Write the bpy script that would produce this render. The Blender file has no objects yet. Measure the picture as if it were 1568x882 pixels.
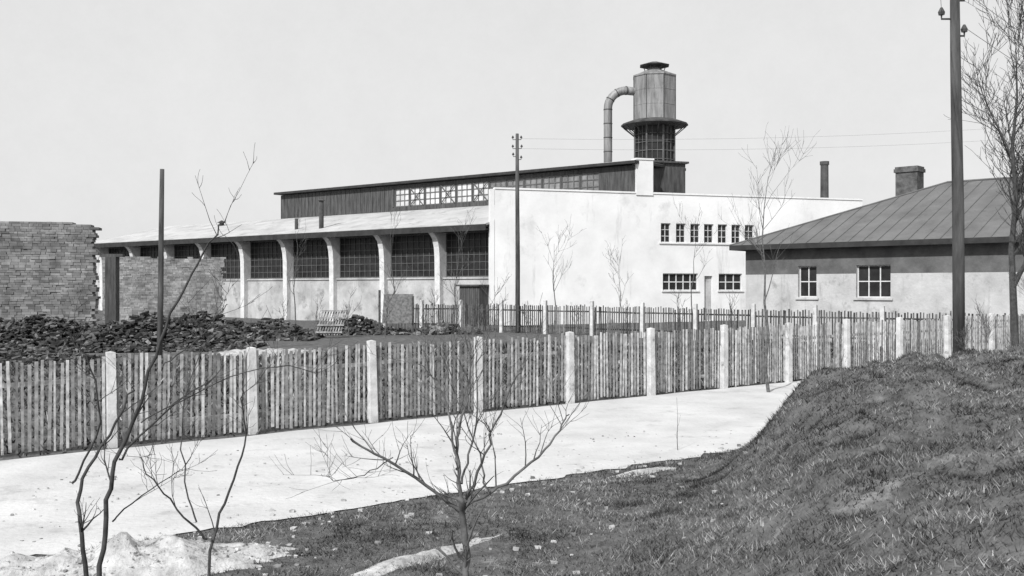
import bpy, math, random
from mathutils import Vector, noise, Quaternion
R = random.Random(7)
scene = bpy.context.scene
COL = scene.collection

# ------------------------------------------------------------ materials
def mat(name, lo, hi, scale=1.0, rough=0.9, bump=0.0, bscale=None, stretch=(1,1,1), detail=8, metal=0.0, spec=0.3, second=None, third=None):
    m = bpy.data.materials.new(name); m.use_nodes = True
    nt = m.node_tree; n = nt.nodes; l = nt.links
    b = n['Principled BSDF']; b.inputs['Roughness'].default_value = rough
    b.inputs['Metallic'].default_value = metal
    b.inputs['Specular IOR Level'].default_value = spec
    tc = n.new('ShaderNodeTexCoord'); mp = n.new('ShaderNodeMapping'); mp.inputs['Scale'].default_value = stretch
    l.new(tc.outputs['Object'], mp.inputs[0])
    nz = n.new('ShaderNodeTexNoise'); nz.inputs['Scale'].default_value = scale; nz.inputs['Detail'].default_value = detail
    nz.inputs['Roughness'].default_value = 0.65
    l.new(mp.outputs[0], nz.inputs['Vector'])
    cr = n.new('ShaderNodeValToRGB')
    cr.color_ramp.elements[0].position = 0.33; cr.color_ramp.elements[0].color = (lo, lo, lo, 1)
    cr.color_ramp.elements[1].position = 0.67; cr.color_ramp.elements[1].color = (hi, hi, hi, 1)
    l.new(nz.outputs['Fac'], cr.inputs[0])
    out = cr.outputs[0]
    for sec in (second, third):      # (value, scale, threshold, softness[, stretch])
        if not sec: continue
        n2 = n.new('ShaderNodeTexNoise'); n2.inputs['Scale'].default_value = sec[1]; n2.inputs['Detail'].default_value = 10
        n2.inputs['Roughness'].default_value = 0.7
        if len(sec) > 4:
            m2 = n.new('ShaderNodeMapping'); m2.inputs['Scale'].default_value = sec[4]; l.new(tc.outputs['Object'], m2.inputs[0]); l.new(m2.outputs[0], n2.inputs['Vector'])
        else: l.new(tc.outputs['Object'], n2.inputs['Vector'])
        r2 = n.new('ShaderNodeValToRGB'); r2.color_ramp.elements[0].position = sec[2]; r2.color_ramp.elements[1].position = sec[2]+sec[3]
        l.new(n2.outputs['Fac'], r2.inputs[0])
        mx = n.new('ShaderNodeMixRGB'); v = sec[0]; mx.inputs[2].default_value = (v, v, v, 1)
        l.new(r2.outputs[0], mx.inputs[0]); l.new(out, mx.inputs[1]); out = mx.outputs[0]
    l.new(out, b.inputs['Base Color'])
    if bump:
        n3 = n.new('ShaderNodeTexNoise'); n3.inputs['Scale'].default_value = bscale or scale*4; n3.inputs['Detail'].default_value = 8
        l.new(mp.outputs[0], n3.inputs['Vector'])
        bp = n.new('ShaderNodeBump'); bp.inputs['Strength'].default_value = 0.8; bp.inputs['Distance'].default_value = bump
        l.new(n3.outputs['Fac'], bp.inputs['Height']); l.new(bp.outputs[0], b.inputs['Normal'])
    return m

def attr_mat(name, rough=0.9, lo=.55, hi=1.35, sc=9):
    m = bpy.data.materials.new(name); m.use_nodes = True
    nt = m.node_tree; b = nt.nodes['Principled BSDF']; b.inputs['Roughness'].default_value = rough
    b.inputs['Specular IOR Level'].default_value = 0.15
    a = nt.nodes.new('ShaderNodeAttribute'); a.attribute_name = 'tone'
    tc = nt.nodes.new('ShaderNodeTexCoord'); nz = nt.nodes.new('ShaderNodeTexNoise'); nz.inputs['Scale'].default_value = sc; nz.inputs['Detail'].default_value = 6
    nt.links.new(tc.outputs['Object'], nz.inputs['Vector'])
    mr = nt.nodes.new('ShaderNodeMapRange'); mr.inputs[1].default_value = .3; mr.inputs[2].default_value = .7; mr.inputs[3].default_value = lo; mr.inputs[4].default_value = hi
    nt.links.new(nz.outputs['Fac'], mr.inputs[0])
    mx = nt.nodes.new('ShaderNodeVectorMath'); mx.operation = 'SCALE'
    nt.links.new(a.outputs['Color'], mx.inputs[0]); nt.links.new(mr.outputs[0], mx.inputs['Scale'])
    nt.links.new(mx.outputs[0], b.inputs['Base Color'])
    return m

plaster = mat('white_plaster', .66, .82, .35, .9, .01, 6, second=(.50, .5, .58, .2), third=(.44, .9, .58, .2, (1.4, 1.4, .22)))
plaster_old = mat('old_plaster', .30, .52, .8, .9, .02, 8, second=(.20, 1.2, .56, .12), third=(.26, .8, .56, .2, (2, 2, .25)))
plaster_house = mat('house_plaster', .36, .52, .9, .9, .02, 8, second=(.22, 1.3, .56, .14), third=(.28, 1.1, .56, .16, (2, 2, .3)))
concrete = mat('concrete', .50, .70, 3, .9, .01, 20)
concrete_post = mat('concrete_post', .40, .66, 4, .9, .01, 30, second=(.24, 5, .58, .1))
darkwood = mat('dark_boards', .035, .10, 2.5, .85, .01, 10, stretch=(3, 3, .4))
fascia = mat('tarred_fascia', .02, .045, 2, .8)
roofing = mat('roofing_felt', .34, .50, .6, .85, .01, 8, second=(.24, .7, .56, .16), third=(.25, 1.2, .56, .14, (1, .35, 1)))
sheet = mat('zinc_sheet', .10, .15, .9, .7, .01, 6, second=(.19, .7, .58, .2), third=(.07, 1.5, .6, .12))
glass_dark = mat('dark_glass', .010, .035, 1.5, .35, 0, spec=.25)
glass_mid = mat('grey_glass', .12, .28, 1.5, .35, 0, spec=.4)  # mid-grey panes, toned between the dark and the pale glass
glass_light = mat('sky_painted_glass', .45, .75, 1.2, .3, 0, spec=.5)  # pale base colour stands in for bright sky showing through the panes
frame_w = mat('window_frame_paint', .50, .66, 5, .6)
frame_d = mat('window_frame_steel', .08, .15, 5, .6)
steel = mat('weathered_steel', .12, .30, 1.6, .5, .006, 10, stretch=(2.5, 2.5, .35), metal=.0, spec=.5, second=(.05, 1.3, .54, .14, (2, 2, .3)))
steel_d = mat('sooty_steel', .03, .09, 2, .7)
polewood = mat('pole_wood', .035, .11, 6, .9, .005, 30, stretch=(1, 1, .15))
bark = mat('bark', .05, .15, 12, .9, .003, 60)
bark_d = mat('dark_bark', .03, .08, 12, .9)
slat = attr_mat('weathered_picket')
slat_d = attr_mat('old_picket')
stone = attr_mat('rubble_stone')
wallstone = attr_mat('wall_stone', .9, .6, 1.3, 1.6)
grassm = attr_mat('grass_blade', 1.0, .6, 1.3, 3)
ground_m = mat('turf', .055, .15, 5, 1, .05, 26, second=(.24, 1.6, .58, .12), third=(.03, 9, .60, .06))
road_m = mat('chalk_road', .44, .57, .7, 1, .02, 12, second=(.34, 1.3, .56, .16), third=(.30, 14, .62, .06))
dirt_m = mat('chalky_dirt', .26, .56, 4.5, 1, .06, 12, second=(.10, 6, .58, .06), third=(.1, 18, .6, .04))
insul = mat('porcelain', .04, .08, 5, .3)
wire_m = mat('wire', .16, .22, 5, .6)

# ------------------------------------------------------------ mesh helper
class M:
    def __init__(s): s.v = []; s.f = []; s.mi = []; s.t = []; s.tone = None; s.cur = 0
    def add(s, vs, fs):
        b = len(s.v); s.v += [tuple(p) for p in vs]
        if s.tone is not None: s.t += [s.tone]*len(vs)
        for q in fs: s.f.append(tuple(b+i for i in q)); s.mi.append(s.cur)
    def hexa(s, p):
        s.add(p, [(3,2,1,0),(4,5,6,7),(0,1,5,4),(1,2,6,5),(2,3,7,6),(3,0,4,7)])
    def obox(s, o, a, b, c):
        o, a, b, c = Vector(o), Vector(a), Vector(b), Vector(c)
        s.hexa([o, o+a, o+a+b, o+b, o+c, o+a+c, o+a+b+c, o+b+c])
    def cbox(s, c, sx, sy, sz, u=(1,0)):
        u = Vector((u[0], u[1], 0)).normalized(); w = Vector((-u.y, u.x, 0)); c = Vector(c)
        s.obox(c-u*sx/2-w*sy/2, u*sx, w*sy, (0,0,sz))
    def tube(s, pts, rs, n=6, cap=True):
        pts = [Vector(p) for p in pts]; vs = []; fs = []
        up = Vector((.123, .91, .31)).normalized()
        for i, p in enumerate(pts):
            d = (pts[min(i+1, len(pts)-1)]-pts[max(i-1, 0)])
            d = d.normalized() if d.length > 1e-9 else Vector((0,0,1))
            a = d.cross(up)
            if a.length < .05: a = d.cross(Vector((1,0,0)))
            a.normalize(); b = d.cross(a); r = rs[i] if hasattr(rs, '__len__') else rs
            for k in range(n):
                t = 2*math.pi*k/n; vs.append(p+a*(r*math.cos(t))+b*(r*math.sin(t)))
        for i in range(len(pts)-1):
            for k in range(n):
                k2 = (k+1) % n; fs.append((i*n+k, i*n+k2, (i+1)*n+k2, (i+1)*n+k))
        if cap:
            fs.append(tuple(range(n))[::-1]); fs.append(tuple((len(pts)-1)*n+k for k in range(n)))
        s.add(vs, fs)
    def lathe(s, c, prof, n=24, rot=0):
        vs = []; fs = []
        for r, z in prof:
            for k in range(n):
                t = 2*math.pi*k/n+rot; vs.append((c[0]+r*math.cos(t), c[1]+r*math.sin(t), z))
        for i in range(len(prof)-1):
            for k in range(n):
                k2 = (k+1) % n; fs.append((i*n+k, i*n+k2, (i+1)*n+k2, (i+1)*n+k))
        fs.append(tuple(range(n))[::-1]); fs.append(tuple((len(prof)-1)*n+k for k in range(n)))
        s.add(vs, fs)
    def obj(s, name, mats, parent=None, smooth=False):
        me = bpy.data.meshes.new(name); me.from_pydata(s.v, [], s.f)
        if not isinstance(mats, (list, tuple)): mats = [mats]
        for m in mats: me.materials.append(m)
        if len(mats) > 1: me.polygons.foreach_set('material_index', s.mi)
        if s.t:
            ca = me.color_attributes.new('tone', 'FLOAT_COLOR', 'POINT')
            buf = []
            for t in s.t: buf += (t, t, t, 1.0)
            ca.data.foreach_set('color', buf)
        if smooth: me.polygons.foreach_set('use_smooth', [True]*len(me.polygons))
        me.update()
        o = bpy.data.objects.new(name, me); COL.objects.link(o)
        if parent: o.parent = parent
        return o
def empty(name):
    e = bpy.data.objects.new(name, None); COL.objects.link(e); return e

# ------------------------------------------------------------ terrain
RD = Vector((.815, .579)); RN = Vector((.579, -.815)); P0 = Vector((-1.8, 12.3))
def S(t):
    t = max(0, min(1, t)); return t*t*(3-2*t)
def road_coords(x, y):
    dx, dy = x-P0.x, y-P0.y
    return dx*RD.x+dy*RD.y, dx*RN.x+dy*RN.y
def bankness(x, y):
    s, d = road_coords(x, y)
    d2 = (x-.3)*.928-(y-9.3)*.371
    d2 += .35*noise.noise(Vector((x*.6, y*.6, 11)))
    w2 = 2.1+max(0, 15.5-y)*.30
    return S(d/1.9)*S(d2/w2)
def T(x, y, fine=True):
    s, d = road_coords(x, y)
    z = .0105*(max(-20, min(45, s))+1.4)
    z += .2*S((-d-7.5)/25)
    if d < -50: z += 1.0*S((-d-50)/60)
    b = bankness(x, y) if d > 0 else 0
    z += 1.45*b
    if fine and d > .1 and abs(x) < 30 and y < 40:
        k = min(1, (d-.1)/1.0)
        z += k*(.05+.16*b)*noise.noise(Vector((x*.9, y*.9, 0)))+k*(.03+.11*b)*noise.noise(Vector((x*2.3, y*2.3, 3)))
        z += k*(.015+.05*b)*noise.noise(Vector((x*6, y*6, 5)))
    if fine and -60 < d < -8.5 and abs(x) < 60:
        z += .06*noise.noise(Vector((x*.5, y*.5, 9)))
    return z
def axis(a, b, step, far0, far1):
    xs = []; x = a; st = step
    while x > far0: st *= 1.25; x -= st; xs.append(x)
    xs.reverse(); x = a
    while x < b: xs.append(x); x += step
    st = step
    while x < far1: xs.append(x); st *= 1.12; x += st
    xs.append(far1); return xs
xs = axis(-9, 13, .1, -900, 900); ys = axis(0, 23, .1, -300, 1500)
tv = [(x, y, T(x, y)) for y in ys for x in xs]; nx = len(xs)
tf = [(j*nx+i, j*nx+i+1, (j+1)*nx+i+1, (j+1)*nx+i) for j in range(len(ys)-1) for i in range(nx-1)]
g = M(); g.v = tv; g.f = tf; g.mi = [0]*len(tf); g.obj('ground', ground_m, smooth=True)

def strip(name, m, s0, s1, e0, e1, ds, rows, lift, rag, seed):
    q = M(); cols = int((s1-s0)/ds)
    vs = []
    for i in range(cols+1):
        s = s0+i*ds
        a = e0+.35*rag*noise.noise(Vector((s*.8, seed, 0)))
        b = e1+rag*noise.noise(Vector((s*.8, seed+9, 0)))+rag*.6*noise.noise(Vector((s*3.3, seed+9, 0)))
        for j in range(rows+1):
            d = a+(b-a)*j/rows; p = P0+RD*s+RN*d
            rut = -.018*math.exp(-((d+2.1)/.28)**2)-.018*math.exp(-((d+3.6)/.28)**2)
            vs.append((p.x, p.y, T(p.x, p.y, d > 0)+lift+(rut+.012*noise.noise(Vector((p.x*1.5, p.y*1.5, 2)))+.02)*min(1, (b-d)/.4)*min(1, (d-a)/.4)))
    fs = [(i*(rows+1)+j, (i+1)*(rows+1)+j, (i+1)*(rows+1)+j+1, i*(rows+1)+j+1) for i in range(cols) for j in range(rows)]
    q.add(vs, fs); return q.obj(name, m, smooth=True)
strip('road', road_m, -40, 70, -6.32, .10, .14, 40, .014, .30, 1)

def patch(name, cx, cy, rx, ry, ang, h, seed, m=dirt_m, n=80, rings=20):
    q = M(); vs = []
    ca, sa = math.cos(ang), math.sin(ang)
    for i in range(rings+1):
        f = i/rings
        for k in range(n):
            t = 2*math.pi*k/n
            rr = f*(1+.45*noise.noise(Vector((math.cos(t)*1.3, math.sin(t)*1.3, seed)))+.35*noise.noise(Vector((math.cos(t)*5, math.sin(t)*5, seed))))
            x = rx*rr*math.cos(t); y = ry*rr*math.sin(t); X = cx+x*ca-y*sa; Y = cy+x*sa+y*ca
            hh = h*(1-f**2)*(1+1.1*noise.noise(Vector((X*3, Y*3, seed))))+.5*h*(1-f)*noise.noise(Vector((X*9, Y*9, seed)))
            vs.append((X, Y, T(X, Y)+.02*(1-f)-.008*f+max(0, hh)+.012*(1-f)))
    fs = [(i*n+k, i*n+(k+1) % n, (i+1)*n+(k+1) % n, (i+1)*n+k) for i in range(rings) for k in range(n)]
    q.add(vs, fs); return q.obj(name, m, smooth=True)
patch('chalk_mound', -3.75, 9.75, 1.7, .5, .25, .17, 3)
patch('dirt_patch', -.95, 9.9, 1.2, .16, .9, .02, 5)
patch('dirt_patch', 1.9, 14.3, .7, .12, .6, .02, 8)
patch('dirt_patch', -9.3, 37.5, 1.9, 1.5, .1, .10, 12, dirt_m)

# ------------------------------------------------------------ grass
def grass(name, N, region, dens, seed, hmin, hmax, wid, tones, ybias=1.0):
    rr = random.Random(seed); q = M(); v = q.v; f = q.f; t = q.t
    x0, x1, y0, y1 = region; c = 0; tries = 0
    while c < N and tries < N*5:
        tries += 1
        y = y0+(y1-y0)*rr.random()**ybias; x = rr.uniform(x0, x1)
        if abs(x) > y*.75+1.0: continue
        s, d = road_coords(x, y)
        cl = noise.noise(Vector((x*2.0, y*2.0, 1)))+.6*noise.noise(Vector((x*5, y*5, 2)))
        if rr.random() > dens(x, y, d)*(1 if cl > -.1 else .6): continue
        z = T(x, y)-.008
        h = rr.uniform(hmin, hmax)*(1+.9*max(0, cl)); w = wid*rr.uniform(.5, 1.5)*(1+max(0, y-9)*.06)
        a = rr.uniform(0, 6.283); b = rr.uniform(0, 6.283); ln = rr.uniform(.3, 1.5)*h
        dx, dy = math.cos(a)*w, math.sin(a)*w
        i = len(v)
        v.append((x-dx, y-dy, z)); v.append((x+dx, y+dy, z)); v.append((x+math.cos(b)*ln, y+math.sin(b)*ln-.1*h, z+h))
        f.append((i, i+1, i+2)); q.mi.append(0)
        c2 = noise.noise(Vector((x*.7, y*.7, 7)))+.8*noise.noise(Vector((x*2.6, y*2.6, 8)))
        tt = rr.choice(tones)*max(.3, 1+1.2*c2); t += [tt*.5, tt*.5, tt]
        c += 1
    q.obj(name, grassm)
def dens_bank(x, y, d):
    if d < .08: return 0
    b = bankness(x, y)
    if b > .05: return 1
    return .8 if noise.noise(Vector((x*1.1, y*1.1, 4))) > -.1 else .3
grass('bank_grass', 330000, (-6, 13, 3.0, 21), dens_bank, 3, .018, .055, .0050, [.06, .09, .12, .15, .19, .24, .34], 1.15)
def dens_yard(x, y, d):
    return 1 if -6.3 > d > -24 and d < -6.9 else (.7 if -6.9 <= d < -6.45 else 0)
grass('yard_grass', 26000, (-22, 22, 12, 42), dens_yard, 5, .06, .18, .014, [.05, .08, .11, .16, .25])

q = M()
for i in range(2600):
    x = R.uniform(-6.5, 8); y = R.uniform(7.5, 18); s, d = road_coords(x, y)
    if d < -5 or d > 5 or bankness(x, y) > .4: continue
    if d > .8 and R.random() < .65: continue
    if d < -.5 and R.random() < .4: continue
    r = R.choice([.006, .008, .012, .015, .02, .03]) if d > -.3 else R.choice([.006, .009, .014]); z = T(x, y)+(.03 if d < 0 else 0)
    q.tone = R.uniform(.15, .5)
    q.hexa([(x+r*a*R.uniform(.6, 1.3), y+r*b*R.uniform(.6, 1.3), z+r*c*R.uniform(.5, .9)) for c in (-1, 1) for a, b in ((-1,-1),(1,-1),(1,1),(-1,1))])
for i in range(380):
    a = R.uniform(0, 6.28); rr_ = R.random()**.6*1.15; x = -3.75+1.7*rr_*math.cos(a); y = 9.75+.5*rr_*math.sin(a)+.25*(x+3.75)
    r = R.choice([.006, .01, .014, .022]); z = T(x, y)+.15*max(0, 1-rr_**2); q.tone = R.uniform(.2, .55)
    q.hexa([(x+r*a_*R.uniform(.6, 1.3), y+r*b*R.uniform(.6, 1.3), z+r*c*R.uniform(.5, .9)) for c in (-1, 1) for a_, b in ((-1,-1),(1,-1),(1,1),(-1,1))])
q.obj('pebbles', stone)

# ------------------------------------------------------------ picket fences
def fence(name, pts, postm, sm, post_h, pick_h, sp, pw, tones, post_w, rails, jit=.02, gaps=.012):
    e = empty(name); posts = M(); pk = M()
    for i, (x, y) in enumerate(pts):
        z = T(x, y, False)
        j = min(i, len(pts)-2); u = Vector((pts[j+1][0]-pts[j][0], pts[j+1][1]-pts[j][1], 0)).normalized(); w = Vector((u.y, -u.x, 0))
        tl = Vector((R.gauss(0, .018), R.gauss(0, .018), 0))
        c = Vector((x, y, z))+w*.06; h = post_h+R.gauss(0, .015); hw = post_w/2
        base = [c-u*hw-w*hw, c+u*hw-w*hw, c+u*hw+w*hw, c-u*hw+w*hw]
        top = [p+Vector((0, 0, h))+tl-(p-c)*.12 for p in base]
        base = [p-Vector((0, 0, .3)) for p in base]
        posts.hexa(base+top)
        ctop = c+Vector((0,0,h+.02))+tl
        posts.add(top+[ctop], [(0,1,4),(1,2,4),(2,3,4),(3,0,4)])
        if i < len(pts)-1:
            x2, y2 = pts[i+1]; L = math.hypot(x2-x, y2-y); z2 = T(x2, y2, False)
            ptone = R.uniform(.85, 1.12)
            for rz in rails:
                pk.tone = R.choice(tones)
                p = Vector((x, y, z+rz+R.gauss(0, .012)))-w*.03; q2 = Vector((x2, y2, z2+rz+R.gauss(0, .012)))-w*.03
                pk.obox(p, q2-p, -w*.035, (0, 0, .07))
            a = .09; ph = R.uniform(0, 6)
            while a < L-.05:
                if R.random() > gaps:
                    pz = z+(z2-z)*a/L; px, py = x+u.x*a, y+u.y*a
                    pk.tone = R.choice(tones)*R.uniform(.75, 1.15)*ptone
                    ww = pw*R.uniform(.65, 1.25); b = Vector((px, py, pz+.05+R.gauss(0, .015)))
                    hh = pick_h-.05+R.gauss(0, jit)+.015*math.sin(a*2+ph); le = u*R.gauss(0, .014)
                    lo = [b, b+u*ww, b+u*ww+w*.016, b+w*.016]
                    hi = [p+le+Vector((0, 0, hh)) for p in lo]
                    pk.hexa(lo+hi)
                a += sp*R.uniform(.85, 1.15)
    pk.obj('pickets_and_rails', sm, e); posts.obj('concrete_posts', postm, e); return e
pts = [(-6.8+2.018*i, 16.9+1.380*i) for i in range(-6, 16)]
fence('picket_fence', pts, concrete_post, slat, 1.6, 1.52, .094, .044, [.20, .26, .32, .38, .44, .5], .155, (.32, 1.12))
a0 = Vector((-7.0, 55.2)); a1 = Vector((19.0, 36.2))
LL = (a1-a0).length; k = int(LL/2.6)
pts2 = [tuple(a0+(a1-a0)*i/k) for i in range(k+1)]
fence('picket_fence', pts2, concrete_post, slat_d, 1.62, 1.4, .12, .06, [.05, .08, .11, .17], .17, (.3, 1.1), .03)

# ------------------------------------------------------------ wall builder
def wall(m, O, u, out, L, z0, z1, ops, depth=.25, zsplit=None):
    O = Vector((O[0], O[1], 0)); u = Vector((u[0], u[1], 0)).normalized(); out = Vector((out[0], out[1], 0)).normalized()
    A = sorted(set([0, L]+[a for o in ops for a in o[:2]])); Z = sorted(set([z0, z1]+[a for o in ops for a in o[2:4]]+([zsplit] if zsplit else [])))
    P = lambda a, z, dd=0: O+u*a-out*dd+Vector((0, 0, z))
    for i in range(len(A)-1):
        for j in range(len(Z)-1):
            ca, cz = (A[i]+A[i+1])/2, (Z[j]+Z[j+1])/2
            if any(o[0] < ca < o[1] and o[2] < cz < o[3] for o in ops): continue
            m.cur = 1 if zsplit and cz > zsplit else 0
            m.add([P(A[i], Z[j]), P(A[i+1], Z[j]), P(A[i+1], Z[j+1]), P(A[i], Z[j+1])], [(0,1,2,3)])
    m.cur = 0
    for o in ops:
        a, b, c, d = o[:4]
        for (p1, p2) in (((a,c),(b,c)), ((b,c),(b,d)), ((b,d),(a,d)), ((a,d),(a,c))):
            m.add([P(*p1), P(*p2), P(*p2, depth), P(*p1, depth)], [(0,1,2,3)])
def window(mg, mf, O, u, out, a0, a1, z0, z1, nx, nz, rec, fw=.06, bar=.035):
    O = Vector((O[0], O[1], 0)); u = Vector((u[0], u[1], 0)).normalized(); out = Vector((out[0], out[1], 0)).normalized()
    P = lambda a, z, dd=0: O+u*a-out*dd+Vector((0, 0, z))
    mg.add([P(a0, z0, rec), P(a1, z0, rec), P(a1, z1, rec), P(a0, z1, rec)], [(0,1,2,3)])
    t = .05
    def bx(a, b, c, d, th): mf.obox(P(a, c, rec-.004), u*(b-a), out*th, (0, 0, d-c))
    bx(a0+.003, a0+fw, z0+.003, z1-.003, t); bx(a1-fw, a1-.003, z0+.003, z1-.003, t)
    bx(a0+fw, a1-fw, z0+.003, z0+fw, t-.004); bx(a0+fw, a1-fw, z1-fw, z1-.003, t-.004)
    for i in range(1, nx):
        c = a0+(a1-a0)*i/nx; bx(c-bar/2, c+bar/2, z0+fw, z1-fw, t-.008)
    for j in range(1, nz):
        c = z0+(z1-z0)*j/nz; bx(a0+fw, a1-fw, c-bar/2, c+bar/2, t-.013)

# ------------------------------------------------------------ factory
F = empty('factory_building')
U = Vector((-.793, .609, 0)); N = Vector((.609, .793, 0)); C = Vector((-1.22, 58, 0))
A = Vector((-1.0, 57.8, 0)); W = Vector((.9533, .3019, 0)); WO = Vector((.3019, -.9533, 0))
m = M(); mg = M(); mf = M()
ops = [(a, a+.66, 5.50, 6.68) for a in (10.62, 11.65, 12.63, 13.58, 14.54, 15.5, 16.45)]
ops += [(10.75, 13.15, 2.55, 3.6), (14.6, 16.25, 2.55, 3.6), (13.6, 14.15, .7, 3.45)]
wall(m, A, W, WO, 25.2, .2, 8.45, ops, .28)
m.obox(A+Vector((0,0,8.45))-WO*.35, W*25.2, WO*.40, (0,0,.10))
m.obox(A+Vector((0,0,.2))-WO*.35-W*.02, -W*.25, WO*.36, (0,0,8.25))
m.obj('end_wall', plaster, F)
for o in ops[:7]: window(mg, mf, A, W, WO, *o[:4], 2, 3, .16, .045, .035)
window(mg, mf, A, W, WO, *ops[7][:4], 5, 2, .16, .05, .06); window(mg, mf, A, W, WO, *ops[8][:4], 3, 2, .16, .05, .06)
mg.obj('end_wall_glass', glass_dark, F); mf.obj('end_wall_window_frames', frame_w, F)
d = M(); d.obox(A+W*13.6+Vector((0,0,.7))-WO*.2, W*.55, WO*.05, (0,0,2.75))
d.obj('end_wall_door', plaster_old, F)
q = M()
for o in ops[7:9]: q.obox(A+W*(o[0]-.08)+Vector((0,0,o[2]-.09))-WO*.05, W*(o[1]-o[0]+.16), WO*.13, (0,0,.08))
q.obox(A+W*10.5+Vector((0,0,5.40))-WO*.05, W*6.75, WO*.12, (0,0,.08))
q.obj('window_sills', concrete, F)
B = A+W*25.2
q = M()
i0 = A-WO*.36; i1 = B-WO*.36
q.hexa([Vector((p.x, p.y, z)) for z in (.2, 8.2) for p in (i0+W*4+N*6, i1, i1+N*22, i0+W*4+N*22)])
q.obj('rear_block', plaster_old, F)
q = M(); p = A+W*8.95; q.obox(p+Vector((0,0,8.35))-WO*.55, W*1.12, WO*.62, (0,0,2.15))
q.obox(p+Vector((0,0,10.5))-WO*.6-W*.05, W*1.22, WO*.72, (0,0,.1)); q.obj('flue_stack', plaster, F)

LH = 43.5
def H(b, n, z): return C+U*b+N*n+Vector((0, 0, z))
cols_b = [4.45+4.75*i for i in range(9)]
edges = [.0]+cols_b
q = M()
q.obox(H(0,.62,.2), U*LH, N*.3, (0,0,3.05)); q.obox(H(0,.54,3.25), U*LH, N*.4, (0,0,.1)); q.obox(H(LH,.8,.2), U*.3, N*18, (0,0,6.0))
q.obj('parapet_under_glazing', plaster_old, F)
mg = M(); mf = M()
for i in range(len(edges)):
    b0 = edges[i]+.2; b1 = (edges[i+1] if i+1 < len(edges) else LH)-.2
    window(mg, mf, H(b0, .85, 0), U, -N, 0, b1-b0, 3.36, 6.08, 9, 6, .05, .07, .03)
mg.obj('hall_glazing', glass_dark, F); mf.obj('hall_glazing_bars', frame_d, F)
q = M()
for b in cols_b:
    prof = [(.28, .2), (.28, 3.2), (.26, 4.6), (.2, 5.2), (.05, 5.7), (-.2, 5.98), (-.4, 6.1)]
    w = .42
    for (n0, z0), (n1, z1) in zip(prof[:-1], prof[1:]):
        q.hexa([H(b-w/2, n0, z0), H(b+w/2, n0, z0), H(b+w/2, .88, z0), H(b-w/2, .88, z0), H(b-w/2, n1, z1), H(b+w/2, n1, z1), H(b+w/2, .88, z1), H(b-w/2, .88, z1)])
q.obj('concrete_frame_legs', concrete, F)
q = M()
def slab(q, pts, th):
    q.hexa([Vector(p)-Vector((0,0,th)) for p in pts]+[Vector(p) for p in pts])
slab(q, [H(-.0,-.5,6.45), H(LH+.6,-.5,6.45), H(LH+.6,7.35,8.3), H(-.0,7.35,8.3)], .12)
slab(q, [H(-.0,13.1,8.3), H(LH+.6,13.1,8.3), H(LH+.6,20,6.45), H(0,20,6.45)], .12)
slab(q, [H(34,7.36,8.3), H(LH+.6,7.36,8.3), H(LH+.6,13.09,8.3), H(34,13.09,8.3)], .12)
q.obj('lower_roof', roofing, F)
q = M()
q.obox(H(0,-.52,6.05), U*(LH+.62), N*.06, (0,0,.36)); q.obox(H(LH+.6,-.46,6.05), U*.05, N*.1, (0,0,.3))
q.obox(H(0,-.46,6.1), U*LH, N*1.3, (0,0,.05))
b = .8
while b < LH: q.obox(H(b,-.4,6.16), U*.12, N*1.5, (0,0,.16)); b += 1.2
q.obox(H(LH+.55,-.45,6.0), U*.06, N*.4, (0,0,.3))
q.obj('eaves_fascia', fascia, F)
q = M(); q.add([H(LH+.28,1,6.1), H(LH+.28,7.35,8.15), H(LH+.28,13.1,8.15), H(LH+.28,19,6.1)], [(0,1,2,3)]); q.obj('hall_gable', darkwood, F)

Q = Vector((7.5, 60.6, 0)); LM = 33.1; DM = 5.8
def K(b, n, z): return Q+U*b+N*n+Vector((0,0,z))
mb = M(); mg1 = M(); mg2 = M(); mf = M()
ops = []
b = 2.6
while b < 20.4: ops.append((b, min(b+1.38, 20.5), 8.62, 9.95)); b += 1.48
wall(mb, Q, U, -N, LM, 7.6, 10.2, ops, .12)
mb.obox(K(LM,0,7.6), -U*.1, N*DM, (0,0,2.6)); mb.obox(K(0,.01,7.6), U*.1, N*DM, (0,0,2.6)); mb.obox(K(0,DM,7.6), U*LM, N*.1, (0,0,2.6))
a = 20.9
while a < LM-.1:
    mb.obox(K(a,-.03,8.2), U*.05, N*.028, (0,0,1.95)); a += .42
mb.obj('clerestory_boarding', darkwood, F)
for i, o in enumerate(ops):
    window(mg2 if o[0] < 10.5 else mg1, mf, Q, U, -N, *o, 3, 3, .08, .06, .06)
    if o[0] > 10.5 and i % 2 == 0:
        mf.tube([K(o[0]+.05, -.03, 8.64), K(o[1]-.05, -.03, 9.93)], .045, 4)
        mf.tube([K(o[0]+.05, -.03, 9.93), K(o[1]-.05, -.03, 8.64)], .04, 4)
mg1.obj('clerestory_glass_light', glass_light, F); mg2.obj('clerestory_glass', glass_mid, F); mf.obj('clerestory_bars', frame_d, F)
q = M(); slab(q, [K(-.25,-.45,10.42), K(LM+.35,-.45,10.42), K(LM+.35,DM+.3,10.55), K(-.25,DM+.3,10.55)], .17); q.obj('clerestory_roof', fascia, F)
q = M(); slab(q, [K(-.2,-.40,10.445), K(LM+.3,-.40,10.445), K(LM+.3,DM+.25,10.575), K(-.2,DM+.25,10.575)], .02); q.obj('clerestory_roof_felt', roofing, F)
q = M()
q.tube([(-13.1, 68.4, 6.6), (-13.1, 68.4, 8.7)], .17, 8); q.tube([(-13.1, 68.4, 8.7), (-13.1, 68.4, 8.9)], [.3, .05], 8)
q.tube([(-15.2, 70.2, 6.6), (-15.2, 70.2, 7.6)], .13, 8)
c = H(33, 5.5, 7.85); q.tube([c, c+Vector((0,0,.25))], .2, 8); q.tube([c+Vector((0,0,.25)), c+Vector((0,0,.45))], [.4, .05], 8)
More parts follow.
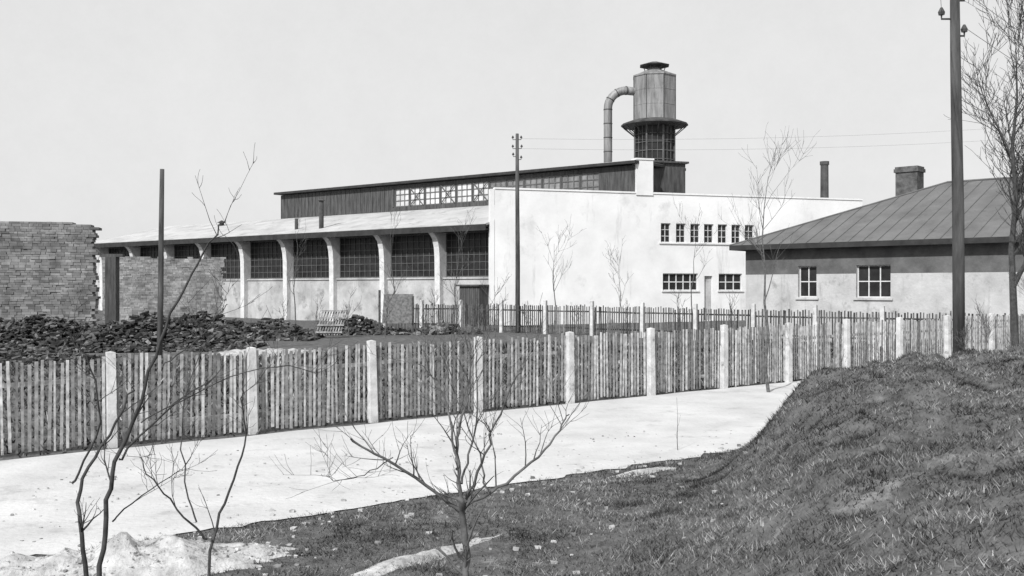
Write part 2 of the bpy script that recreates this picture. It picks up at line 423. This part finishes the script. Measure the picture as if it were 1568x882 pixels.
q.obj('roof_vents', steel_d, F)
q = M(); q.obox(H(.15,-.9,.5), U*1.5, N*1.5, (0,0,2.3)); q.obox(H(.05,-1.05,2.8), U*1.75, N*1.6, (0,0,.1)); q.obj('corner_lean_to', darkwood, F)
q = M()
for a in (.3, .6, .9, 1.2): q.obox(H(a,-.93,.6), U*.04, N*.026, (0,0,2.15))
q.obj('lean_to_battens', frame_d, F)

# ------------------------------------------------------------ dust collector
D = empty('dust_collector_tower'); cx, cy = 9.2, 64.3
q = M(); q.lathe((cx, cy), [(1.42,13.45),(1.42,16.25),(1.47,16.27),(1.47,16.36),(1.40,16.38),(.5,16.75),(.5,16.82)], 8, .28)
q.obj('tank', steel, D)
q = M()
for k in range(8):
    t = .28+2*math.pi*k/8; q.tube([(cx+1.43*math.cos(t), cy+1.43*math.sin(t), 13.45), (cx+1.43*math.cos(t), cy+1.43*math.sin(t), 16.3)], .025, 4)
q.obj('tank_seams', steel_d, D)
q = M()
for z in (14.4, 15.35):
    q.lathe((cx, cy), [(1.42, z), (1.435, z+.01), (1.435, z+.03), (1.42, z+.04)], 8, .28)
q.obj('tank_hoops', steel, D)
q = M(); q.lathe((cx, cy), [(.42,16.8),(.42,17.02)], 12)
for k in range(6):
    t = k*math.pi/3; q.tube([(cx+.6*math.cos(t), cy+.6*math.sin(t), 16.7), (cx+.75*math.cos(t), cy+.75*math.sin(t), 17.05)], .025, 4)
q.lathe((cx, cy), [(1.0,17.02),(1.0,17.06),(.35,17.26),(.04,17.32)], 8, .28); q.obj('rain_cap', steel_d, D)
q = M(); q.lathe((cx, cy), [(1.5,13.05),(2.15,13.15),(2.15,13.24),(1.5,13.48)], 16, .28)
for k in range(16):
    t = k*math.pi/8; q.tube([(cx+1.3*math.cos(t), cy+1.3*math.sin(t), 12.5), (cx+2.05*math.cos(t), cy+2.05*math.sin(t), 13.12)], .03, 4)
q.obj('platform_skirt', steel_d, D)
q = M(); q.lathe((cx, cy), [(1.3,8.0),(1.3,13.1)], 8, .28); q.obj('filter_drum', glass_dark, D)
q = M()
rr = 1.36
for k in range(8):
    t0 = .28+2*math.pi*k/8; t1 = .28+2*math.pi*(k+1)/8
    p0 = Vector((cx+rr*math.cos(t0), cy+rr*math.sin(t0), 0)); p1 = Vector((cx+rr*math.cos(t1), cy+rr*math.sin(t1), 0))
    q.tube([p0+Vector((0,0,10.4)), p0+Vector((0,0,13.1))], .06, 4)
    for f in (.33, .66):
        p = p0.lerp(p1, f); q.tube([p+Vector((0,0,10.4)), p+Vector((0,0,13.1))], .022, 4)
    for z in (10.9, 11.45, 12.0, 12.55):
        q.tube([p0+Vector((0,0,z)), p1+Vector((0,0,z))], .024, 4)
q.obj('drum_frame_bars', frame_d, D)
q = M(); q.cbox((cx+.15, cy, 8.0), 2.75, 2.6, 2.62, (W.x, W.y)); q.cbox((cx+.15, cy, 10.62), 3.1, 2.95, .12, (W.x, W.y))
for i in range(9):
    p = Vector((cx+.15, cy, 0))+W*(-1.3+.325*i)+WO*1.3; q.obox(p+Vector((0,0,8.1)), W*.05, WO*.025, (0,0,2.5))
q.obj('tower_base', darkwood, D)
q = M(); px = 6.15; py = cy-.5; r = .27
path = [(px, py, 10.0), (px, py, 12), (px, py, 14.2)]
ex = cx-1.3; Rr = 1.15
for i in range(1, 10):
    t = math.pi/2*i/9; path.append((px+Rr*(1-math.cos(t)), py, 14.2+Rr*math.sin(t)))
path += [(ex, py+.3, 15.35), (ex+.4, py+.4, 15.35)]
q.tube(path, r, 14); q.obj('suction_pipe', steel, D, True)
q = M()
for z in (10.6, 11.4, 12.3, 13.2, 14.1): q.tube([(px, py, z), (px, py, z+.05)], r+.02, 14)
for i in (5, 8, 11):
    p = Vector(path[i]); dd = (Vector(path[i+1])-Vector(path[i-1])).normalized(); q.tube([p-dd*.03, p+dd*.03], r+.02, 14)
q.obj('pipe_flanges', steel_d, D)

q = M(); q.tube([(22.6, 72, .2), (22.6, 72, 11.6)], [.36, .28], 12); q.tube([(22.6, 72, 11.6), (22.6, 72, 11.85)], [.33, .33], 12); q.obj('factory_chimney', steel_d)

# ------------------------------------------------------------ right house
Hs = empty('hip_roof_house')
A2 = Vector((9.86, 45, 0)); e1 = Vector((.736, -.677, 0)); e2 = Vector((.677, .736, 0)); LL2 = 26; DP = 14.14; tr = 7.07; ze = 4.62; zr = 7.5
wl = M(); mg = M(); mf = M(); wo = -e2
O = A2+e1*.5+e2*.5
ops = [(2.55, 3.4, 2.3, 3.65), (5.15, 6.6, 2.3, 3.65), (13, 14.4, 2.3, 3.65), (17, 18.4, 2.3, 3.65)]
wall(wl, O, e1, wo, LL2-1, .2, ze-.1, ops, .3, 3.3)
wall(wl, O, e2, -e1, DP-1, .2, ze-.1, [(3, 4.3, 2.3, 3.65)], .3, 3.3)
wall(wl, O+e1*(LL2-1), e2, e1, DP-1, .2, ze-.1, [], .3, 3.3); wall(wl, O+e2*(DP-1), e1, e2, LL2-1, .2, ze-.1, [], .3, 3.3)
wl.obj('walls', [plaster_house, mat('grey_render', .07, .15, 1.2, .9, .02, 7, second=(.2, .9, .6, .15))], Hs)
for i, o in enumerate(ops): window(mg, mf, O, e1, wo, *o, 2 if i == 0 else 3, 2, .2, .05, .045)
window(mg, mf, O, e2, -e1, 3, 4.3, 2.3, 3.65, 3, 2, .2, .05, .045)
mg.obj('window_glass', glass_dark, Hs); mf.obj('window_frames', frame_w, Hs)
q = M()
for o in ops:
    q.obox(O+e1*(o[0]-.1)+Vector((0,0,o[2]-.1))-wo*.05, e1*(o[1]-o[0]+.2), wo*.12, (0,0,.07))
q.obj('window_sills', plaster_house, Hs)
P = lambda a, b, z: A2+e1*a+e2*b+Vector((0,0,z))
q = M()
v = [P(0,0,ze), P(LL2,0,ze), P(LL2,DP,ze), P(0,DP,ze), P(tr,tr,zr), P(LL2-tr,tr,zr)]
q.add(v, [(0,1,5,4), (1,2,5), (2,3,4,5), (3,0,4), (0,3,2,1)])
q.obj('roof', sheet, Hs)
q = M(); a = .55; sl = (zr-ze)/tr
while a < LL2:
    t = min(a, tr, LL2-a)
    if t > .1: q.hexa([P(a,0,ze+.002), P(a+.025,0,ze+.002), P(a+.025,t,ze+t*sl+.002), P(a,t,ze+t*sl+.002), P(a,0,ze+.025), P(a+.025,0,ze+.025), P(a+.025,t,ze+t*sl+.025), P(a,t,ze+t*sl+.025)])
    a += .62
q.tube([P(0,0,ze), P(tr,tr,zr+.02)], .05, 6); q.tube([P(tr,tr,zr+.02), P(LL2-tr,tr,zr+.02)], .06, 6)
q.obj('roof_seams', mat('seam_sheet', .08, .14, 2, .7), Hs)
q = M(); q.obox(P(-.03,-.03,ze-.22), e1*(LL2+.06), e2*.05, (0,0,.215)); q.obox(P(-.03,.021,ze-.22), e1*.05, e2*DP, (0,0,.215))
q.obox(P(.02,.02,ze-.16), e1*(LL2-.05), e2*.5, (0,0,.04)); q.obj('eaves', fascia, Hs)
q = M(); c = Vector((18.45, 46.2, 0)); q.cbox(c+Vector((0,0,5.5)), 1.0, .8, 2.55, e1); q.cbox(c+Vector((0,0,8.05)), 1.12, .93, .16, e1); q.cbox(c+Vector((0,0,8.21)), 1.04, .83, .1, e1)
q.obj('chimney', mat('sooty_brick', .05, .14, 4, .9, .02, 12), Hs)

# ------------------------------------------------------------ stacks and rubble
def coursed(name, p0, p1, th, z0, ztop, sl, sh, tones, seed, jit=.035, gap=.012):
    rr = random.Random(seed); q = M(); p0 = Vector(p0); p1 = Vector(p1); L = (p1-p0).length; u = (p1-p0)/L; w = Vector((-u.y, u.x))
    z = z0
    while True:
        hgt = sh*rr.uniform(.8, 1.2); a = -rr.uniform(0, sl*.4); any_ = False
        while a < L:
            l = sl*rr.uniform(.5, 1.4); zt_ = ztop(a)
            if z+hgt < zt_+rr.uniform(-.03, .04):
                any_ = True; q.tone = rr.choice(tones)*rr.uniform(.85, 1.15)
                o = rr.gauss(0, jit)
                x = p0+u*(a+gap)-w*o
                q.obox((x.x, x.y, z), (u.x*(l-2*gap), u.y*(l-2*gap), rr.gauss(0, .004)), (w.x*th, w.y*th, 0), (0, 0, hgt-gap))
            a += l
        z += hgt
        if not any_: break
    # mortar / rubble core just behind the faces
    q.tone = tones[0]*.55
    c0 = p0+w*.09; hc = min(ztop(t*L/10) for t in range(11))-.2
    q.obox((c0.x, c0.y, z0), (u.x*(L-.1), u.y*(L-.1), 0), (w.x*(th-.15), w.y*(th-.15), 0), (0, 0, hc-z0))
    q.obj(name, wallstone)
coursed('stone_wall', (-36, 41), (-18.95, 44.8), .8, .2, lambda a: 5.72-.10*S((a-15)/3)+.03*math.sin(a*2.1), .30, .11, [.15, .18, .21, .24], 1, .012, .006)
coursed('brick_wall', (-24.6, 60), (-18.0, 61.5), .5, .2, lambda a: 4.62+.02*math.sin(a), .28, .11, [.20, .23, .26, .29], 2, .008, .005)
q = M(); q.cbox((-20.6, 51.3, .2), .55, .5, 4.1); q.cbox((-20.6, 51.3, 4.3), 1.2, .3, .15); q.obj('timber_post', darkwood)
def heap(name, x0, x1, yc, wy, hmax, N, size, tones, seed, tilt=0):
    rr = random.Random(seed); q = M()
    for i in range(N):
        x = rr.uniform(x0, x1); v = rr.uniform(-1, 1); y = yc+v*wy+tilt*(x-x0)
        pr = max(.08, (1-abs(v)**1.5))*hmax*(.7+.6*noise.noise(Vector((x*.45, seed, 0)))+.2*noise.noise(Vector((x*1.7, seed, 0))))*min(1, (x-x0)/1.2+.15)*min(1, (x1-x)/2.5+.1)
        z = T(x, y, False)+max(.03, pr)*rr.uniform(.35, 1)
        s = size*rr.uniform(.4, 1.4); q.tone = rr.choice(tones)*rr.uniform(.7, 1.2)
        qt = Quaternion((rr.gauss(0,1), rr.gauss(0,.18), rr.gauss(0,.18), rr.gauss(0,1))).normalized()
        sx, sy, sz = s*rr.uniform(.7, 1.5), s*rr.uniform(.5, 1), s*rr.uniform(.15, .4)
        q.hexa([Vector((x, y, z))+qt @ Vector((a*sx*rr.uniform(.6, 1.1), b*sy*rr.uniform(.6, 1.1), c*sz*rr.uniform(.6, 1.1))) for c in (-1, 1) for a, b in ((-1,-1),(1,-1),(1,1),(-1,1))])
    q.obj(name, stone)
dk = [.03, .045, .06, .08, .11, .17]
heap('rubble_heap', -24, -10.3, 40, 2.2, 1.65, 7000, .12, dk, 1)
heap('rubble_heap', -20, -9, 46, 1.6, 1.5, 3200, .14, dk, 2)
heap('rubble_heap', -10.5, -5.0, 50, 1.2, .9, 1000, .14, dk, 3)
heap('rubble_heap', -26, -14, 34, 1.6, .5, 3000, .10, dk, 4)
heap('timber_pile', -4.8, -1.6, 49.5, .8, .7, 240, .2, [.04, .08, .14, .2], 5)
q = M(); e = Vector((-9.2, 46.5, .5))
for i in range(10): q.tone = R.uniform(.16, .34); q.obox(e+Vector((.125*i, 0, 0)), (.055, 0, 0), (0, .03, 0), (.28, .5, 1.15+R.uniform(-.05, .05)))
for i in range(4): q.tone = .25; q.obox(e+Vector((.08*i+.0, .12*i-.03, .1+.33*i)), (1.25, 0, 0), (0, .03, 0), (.02, .03, .07))
q.obj('leaning_pallet', stone)
q = M(); q.tone = .15; q.obox((-6.4, 49.0, .95), (1.45, .1, 0), (0, .05, 0), (.05, .35, 1.45)); q.tone = .07
q.obox((-6.6, 49.2, .3), (.1, 0, 0), (0, .1, 0), (0, 0, 2.3)); q.obox((-4.95, 49.2, .3), (.1, 0, 0), (0, .1, 0), (0, 0, 2.0)); q.obj('sheet_metal_panel', stone)

# ------------------------------------------------------------ poles + wires
def pole(base, top, r0, r1, arms):
    e = empty('utility_pole'); q = M(); b = Vector(base); t = Vector(top)
    q.tube([b-Vector((0,0,.5)), b.lerp(t, .35)+Vector((.015, 0, 0)), b.lerp(t, .7), t], [r0, r0*.9+r1*.1, (r0+r1)/2, r1], 12); q.obj('pole_shaft', polewood, e, True)
    q = M()
    for (dz, side, ln) in arms:
        p = t+Vector((0, 0, -dz)); tip = p+Vector((side*ln, 0, .0)); q.tube([p, tip, tip+Vector((0, 0, .1))], .012+.1*r1, 5); q.tube([tip+Vector((0,0,.07)), tip+Vector((0,0,.12)), tip+Vector((0,0,.2))], [.045+.1*r1, .05+.15*r1, .02], 8)
    q.obj('insulators', insul, e)
def zt(x, y): return T(x, y, False)
pole((-12.4, 35, zt(-12.4, 35)), (-12.3, 35, 6.88), .10, .075, [])
pole((.28, 50, zt(.28, 50)), (.26, 50, 10.45), .12, .08, [(.3, -1, .22), (.3, 1, .2), (.75, -1, .22), (.75, 1, .22), (1.15, -1, .2), (1.3, 1, .2)])
pole((7.86, 17.5, zt(7.86, 17.5)), (7.77, 17.5, 8.9), .105, .075, [(1.47, -1, .22), (1.15, 1, .18), (1.77, 1, .18), (.8, -1, .2), (.6, 1, .18)])
def wire(q, p, t, sag, r):
    p = Vector(p); t = Vector(t); q.tube([p.lerp(t, i/16)-Vector((0,0,sag*4*(i/16)*(1-i/16))) for i in range(17)], r, 4)
q = M()
wire(q, (7.55, 17.5, 7.57), (-3, -6, 9.4), .5, .005); wire(q, (7.55, 17.5, 8.2), (-3.2, -6, 10), .5, .005)
wire(q, (7.97, 17.5, 7.27), (30, 40, 7.4), .6, .005); wire(q, (7.97, 17.5, 7.9), (30, 40, 8.2), .6, .005)
wire(q, (7.97, 17.5, 8.4), (14, 4, 8.4), .3, .005)
wire(q, (.48, 50, 10.2), (60, 66, 16.5), 1.2, .005); wire(q, (.48, 50, 9.7), (60, 66, 15.6), 1.2, .005)
q.obj('power_lines', wire_m)

# ------------------------------------------------------------ bare trees and shrubs
def twigs(q, pts, rs, rr, n, ln, rmin, level, up=.35, start=.25):
    segs = [(pts[i], pts[i+1], rs[i], rs[i+1]) for i in range(len(pts)-1)]
    for _ in range(n):
        f = rr.uniform(start, 1)*len(segs); i = min(int(f), len(segs)-1); a, b, ra, rb = segs[i]; tt = f-i
        p = a.lerp(b, min(1, tt)); d = (b-a).normalized(); r = max(rmin, (ra+(rb-ra)*tt)*.55)
        rd = Vector((rr.gauss(0,1), rr.gauss(0,1), rr.gauss(0,1))).normalized()
        dr = (d*.7+rd*.75+Vector((0,0,up))).normalized(); L = ln*rr.uniform(.4, 1.2); k = 4; pp = [p]; r_ = [r]
        for j in range(k):
            dr = (dr+Vector((rr.gauss(0,.14), rr.gauss(0,.14), rr.gauss(0,.1)+.06))).normalized(); pp.append(pp[-1]+dr*L/k); r_.append(max(rmin*.6, r*(1-(j+1)/k*.75)))
        q.tube(pp, r_, 4 if r < .02 else 6, False)
        if level > 0: twigs(q, pp, r_, rr, max(2, int(n*.45)), ln*.55, rmin, level-1, up, .2)
def tree(name, x, y, ztop, r, seed, nb=9, spread=.35, rmin=.007, level=2, m=bark, start=.3):
    rr = random.Random(seed); q = M(); z = zt(x, y)-.1; h = ztop-z; pts = []; rs = []; px, py = x, y
    for i in range(8):
        f = i/7; pts.append(Vector((px, py, z+h*f))); rs.append(max(rmin, r*(1-f*.9))); px += rr.gauss(0, h*.014); py += rr.gauss(0, h*.012)
    q.tube(pts, rs, 7, False); twigs(q, pts, rs, rr, nb, h*spread, rmin, level, .5, start); q.obj(name, m)
tree('bare_tree', 2.2, 52, 5.0, .04, 1, 7, .4); tree('bare_tree', 5.6, 53, 4.0, .035, 2, 8, .4); tree('bare_tree', 9.1, 50, 5.5, .04, 3, 7, .32, .006)
tree('bare_tree', -2.8, 50, 5.5, .04, 5, 8, .35); tree('bare_tree', -6.2, 52, 5.6, .045, 6, 7, .3)
tree('bare_tree', -11.3, 52, 5.7, .04, 7, 7, .3)
tree('bare_tree', 6.2, 24, 5.4, .045, 11, 12, .26, .0035, 2, bark, .4)
tree('sapling', 4.25, 12.8, 1.95, .010, 12, 5, .3, .0025, 1); tree('sapling', 2.65, 15.9, .95, .008, 13, 2, .2, .0025, 0)
tree('bare_tree', 11.6, 23.0, 8.3, .11, 21, 20, .30, .006, 3, bark_d, .3)
for i in range(20):
    x = 6.7+R.uniform(-.6, 4.2); y = 17.8+R.uniform(-.6, 2.8); tree('dry_shrub', x, y, zt(x, y)+R.uniform(.4, 1.1), .009, 40+i, 12, .5, .003, 2, bark, .02)
for i in range(7):
    x = -11+i*1.7; y = 47+R.uniform(-1, 1); tree('dry_shrub', x, y, zt(x, y)+R.uniform(1, 2), .03, 60+i, 9, .5, .008, 1, bark, .05)
for i in range(8):
    x = -4+i*2.4; y = 51-.6*i; tree('dry_shrub', x, y, zt(x, y)+R.uniform(1, 1.7), .02, 80+i, 9, .5, .007, 1, bark_d, .05)

def stems(name, depth, lst, seed, ntw, ltw, m):
    k = depth/1524.0; rr = random.Random(seed); q = M()
    for (pl, r0, r1, dy) in lst:
        n = len(pl); pts = []
        for i, (a, b) in enumerate(pl):
            yy = depth+dy*i/(n-1)+(rr.gauss(0, .03) if i else 0); pts.append(Vector(((a-784)*k, yy, 2.7+(441-b)*k)))
        for _ in range(2):
            np_ = [pts[0]]
            for i in range(len(pts)-1): np_ += [pts[i].lerp(pts[i+1], .25), pts[i].lerp(pts[i+1], .75)]
            np_.append(pts[-1]); pts = np_
        pts = [p+Vector((rr.gauss(0, .006), rr.gauss(0, .006), rr.gauss(0, .006))) for p in pts]
        rs = [r0+(r1-r0)*i/(len(pts)-1) for i in range(len(pts))]
        q.tube(pts, rs, 8, False); twigs(q, pts, rs, rr, ntw, ltw, .0016, 1, .25, .3)
    q.obj(name, m, None, True)
stems('young_tree', 6.0, [
    ([(722, 1125), (719, 1000), (716, 882), (708, 790), (706, 760)], .024, .018, 0),
    ([(707, 785), (660, 745), (600, 700), (550, 665)], .013, .005, -.25),
    ([(707, 780), (755, 758), (810, 720), (850, 680), (872, 640)], .012, .004, .2),
    ([(706, 770), (699, 700), (702, 660), (715, 610), (722, 550)], .013, .003, .1),
    ([(712, 765), (742, 700), (760, 640), (800, 560)], .010, .003, -.2),
    ([(702, 720), (690, 650), (670, 600), (640, 560)], .009, .003, .2),
    ([(706, 740), (720, 690), (735, 620), (728, 520)], .008, .003, -.1),
    ([(745, 755), (735, 690), (690, 610), (680, 540)], .007, .002, .3),
    ([(600, 700), (560, 730), (520, 745), (480, 740)], .004, .002, .3)], 5, 9, .34, bark)
stems('bare_shrub', 5.6, [
    ([(140, 1180), (130, 900), (118, 810), (108, 745), (142, 685), (178, 600)], .017, .005, .2),
    ([(160, 1180), (152, 900), (168, 800), (182, 710), (215, 645), (245, 555), (282, 465), (322, 395), (362, 342)], .018, .003, -.2),
    ([(183, 705), (250, 625), (320, 580)], .007, .003, .2),
    ([(112, 740), (165, 650), (160, 570), (128, 500)], .007, .003, -.2),
    ([(330, 1180), (314, 900), (318, 820), (345, 750), (366, 680), (362, 600)], .012, .003, .15),
    ([(317, 825), (282, 780), (252, 730), (236, 690)], .007, .002, -.2),
    ([(300, 800), (270, 700), (262, 620), (300, 520)], .005, .002, .2),
    ([(250, 560), (300, 520), (330, 470)], .004, .002, .2),
    ([(215, 645), (300, 600), (400, 560), (470, 580)], .004, .002, .4),
    ([(170, 800), (210, 760), (250, 735)], .005, .002, .3)], 6, 7, .32, bark_d)

# ------------------------------------------------------------ light, sky, camera
EL = 40
sun_dir = Vector((-.50*math.cos(math.radians(EL)), -.866*math.cos(math.radians(EL)), math.sin(math.radians(EL))))
sd = bpy.data.lights.new('sun', 'SUN'); sd.energy = 4.5; sd.angle = math.radians(.6); sd.color = (1, 1, 1)
so = bpy.data.objects.new('sun', sd); COL.objects.link(so); so.rotation_euler = sun_dir.to_track_quat('Z', 'Y').to_euler()
w = bpy.data.worlds.new('World'); scene.world = w; w.use_nodes = True; nt = w.node_tree
bg = nt.nodes['Background']; bg.inputs['Strength'].default_value = .1
sk = nt.nodes.new('ShaderNodeTexSky'); sk.sky_type = 'NISHITA'; sk.sun_disc = False
sk.sun_elevation = math.radians(EL); sk.sun_rotation = math.radians(210); sk.dust_density = 3
bw = nt.nodes.new('ShaderNodeRGBToBW'); mr = nt.nodes.new('ShaderNodeMapRange')
mr.inputs[1].default_value = 0; mr.inputs[2].default_value = 9; mr.inputs[3].default_value = 7.3; mr.inputs[4].default_value = 9.2
tc = nt.nodes.new('ShaderNodeTexCoord'); nz = nt.nodes.new('ShaderNodeTexNoise'); nz.inputs['Scale'].default_value = 6; nz.inputs['Detail'].default_value = 15; nz.inputs['Roughness'].default_value = .85
m2 = nt.nodes.new('ShaderNodeMapRange'); m2.inputs[1].default_value = .3; m2.inputs[2].default_value = .7; m2.inputs[3].default_value = .955; m2.inputs[4].default_value = 1.045
mu = nt.nodes.new('ShaderNodeMath'); mu.operation = 'MULTIPLY'
nt.links.new(tc.outputs['Generated'], nz.inputs['Vector']); nt.links.new(nz.outputs['Fac'], m2.inputs[0])
nt.links.new(sk.outputs[0], bw.inputs[0]); nt.links.new(bw.outputs[0], mr.inputs[0]); nt.links.new(mr.outputs[0], mu.inputs[0]); nt.links.new(m2.outputs[0], mu.inputs[1]); nt.links.new(mu.outputs[0], bg.inputs['Color'])
cd = bpy.data.cameras.new('camera'); cd.lens = 35; cd.sensor_width = 36; cd.clip_end = 4000
co = bpy.data.objects.new('camera', cd); COL.objects.link(co); co.location = (0, 0, 2.7); co.rotation_euler = (math.radians(90), 0, 0)
scene.camera = co
scene.view_settings.view_transform = 'Standard'; scene.view_settings.look = 'None'; scene.view_settings.exposure = 0
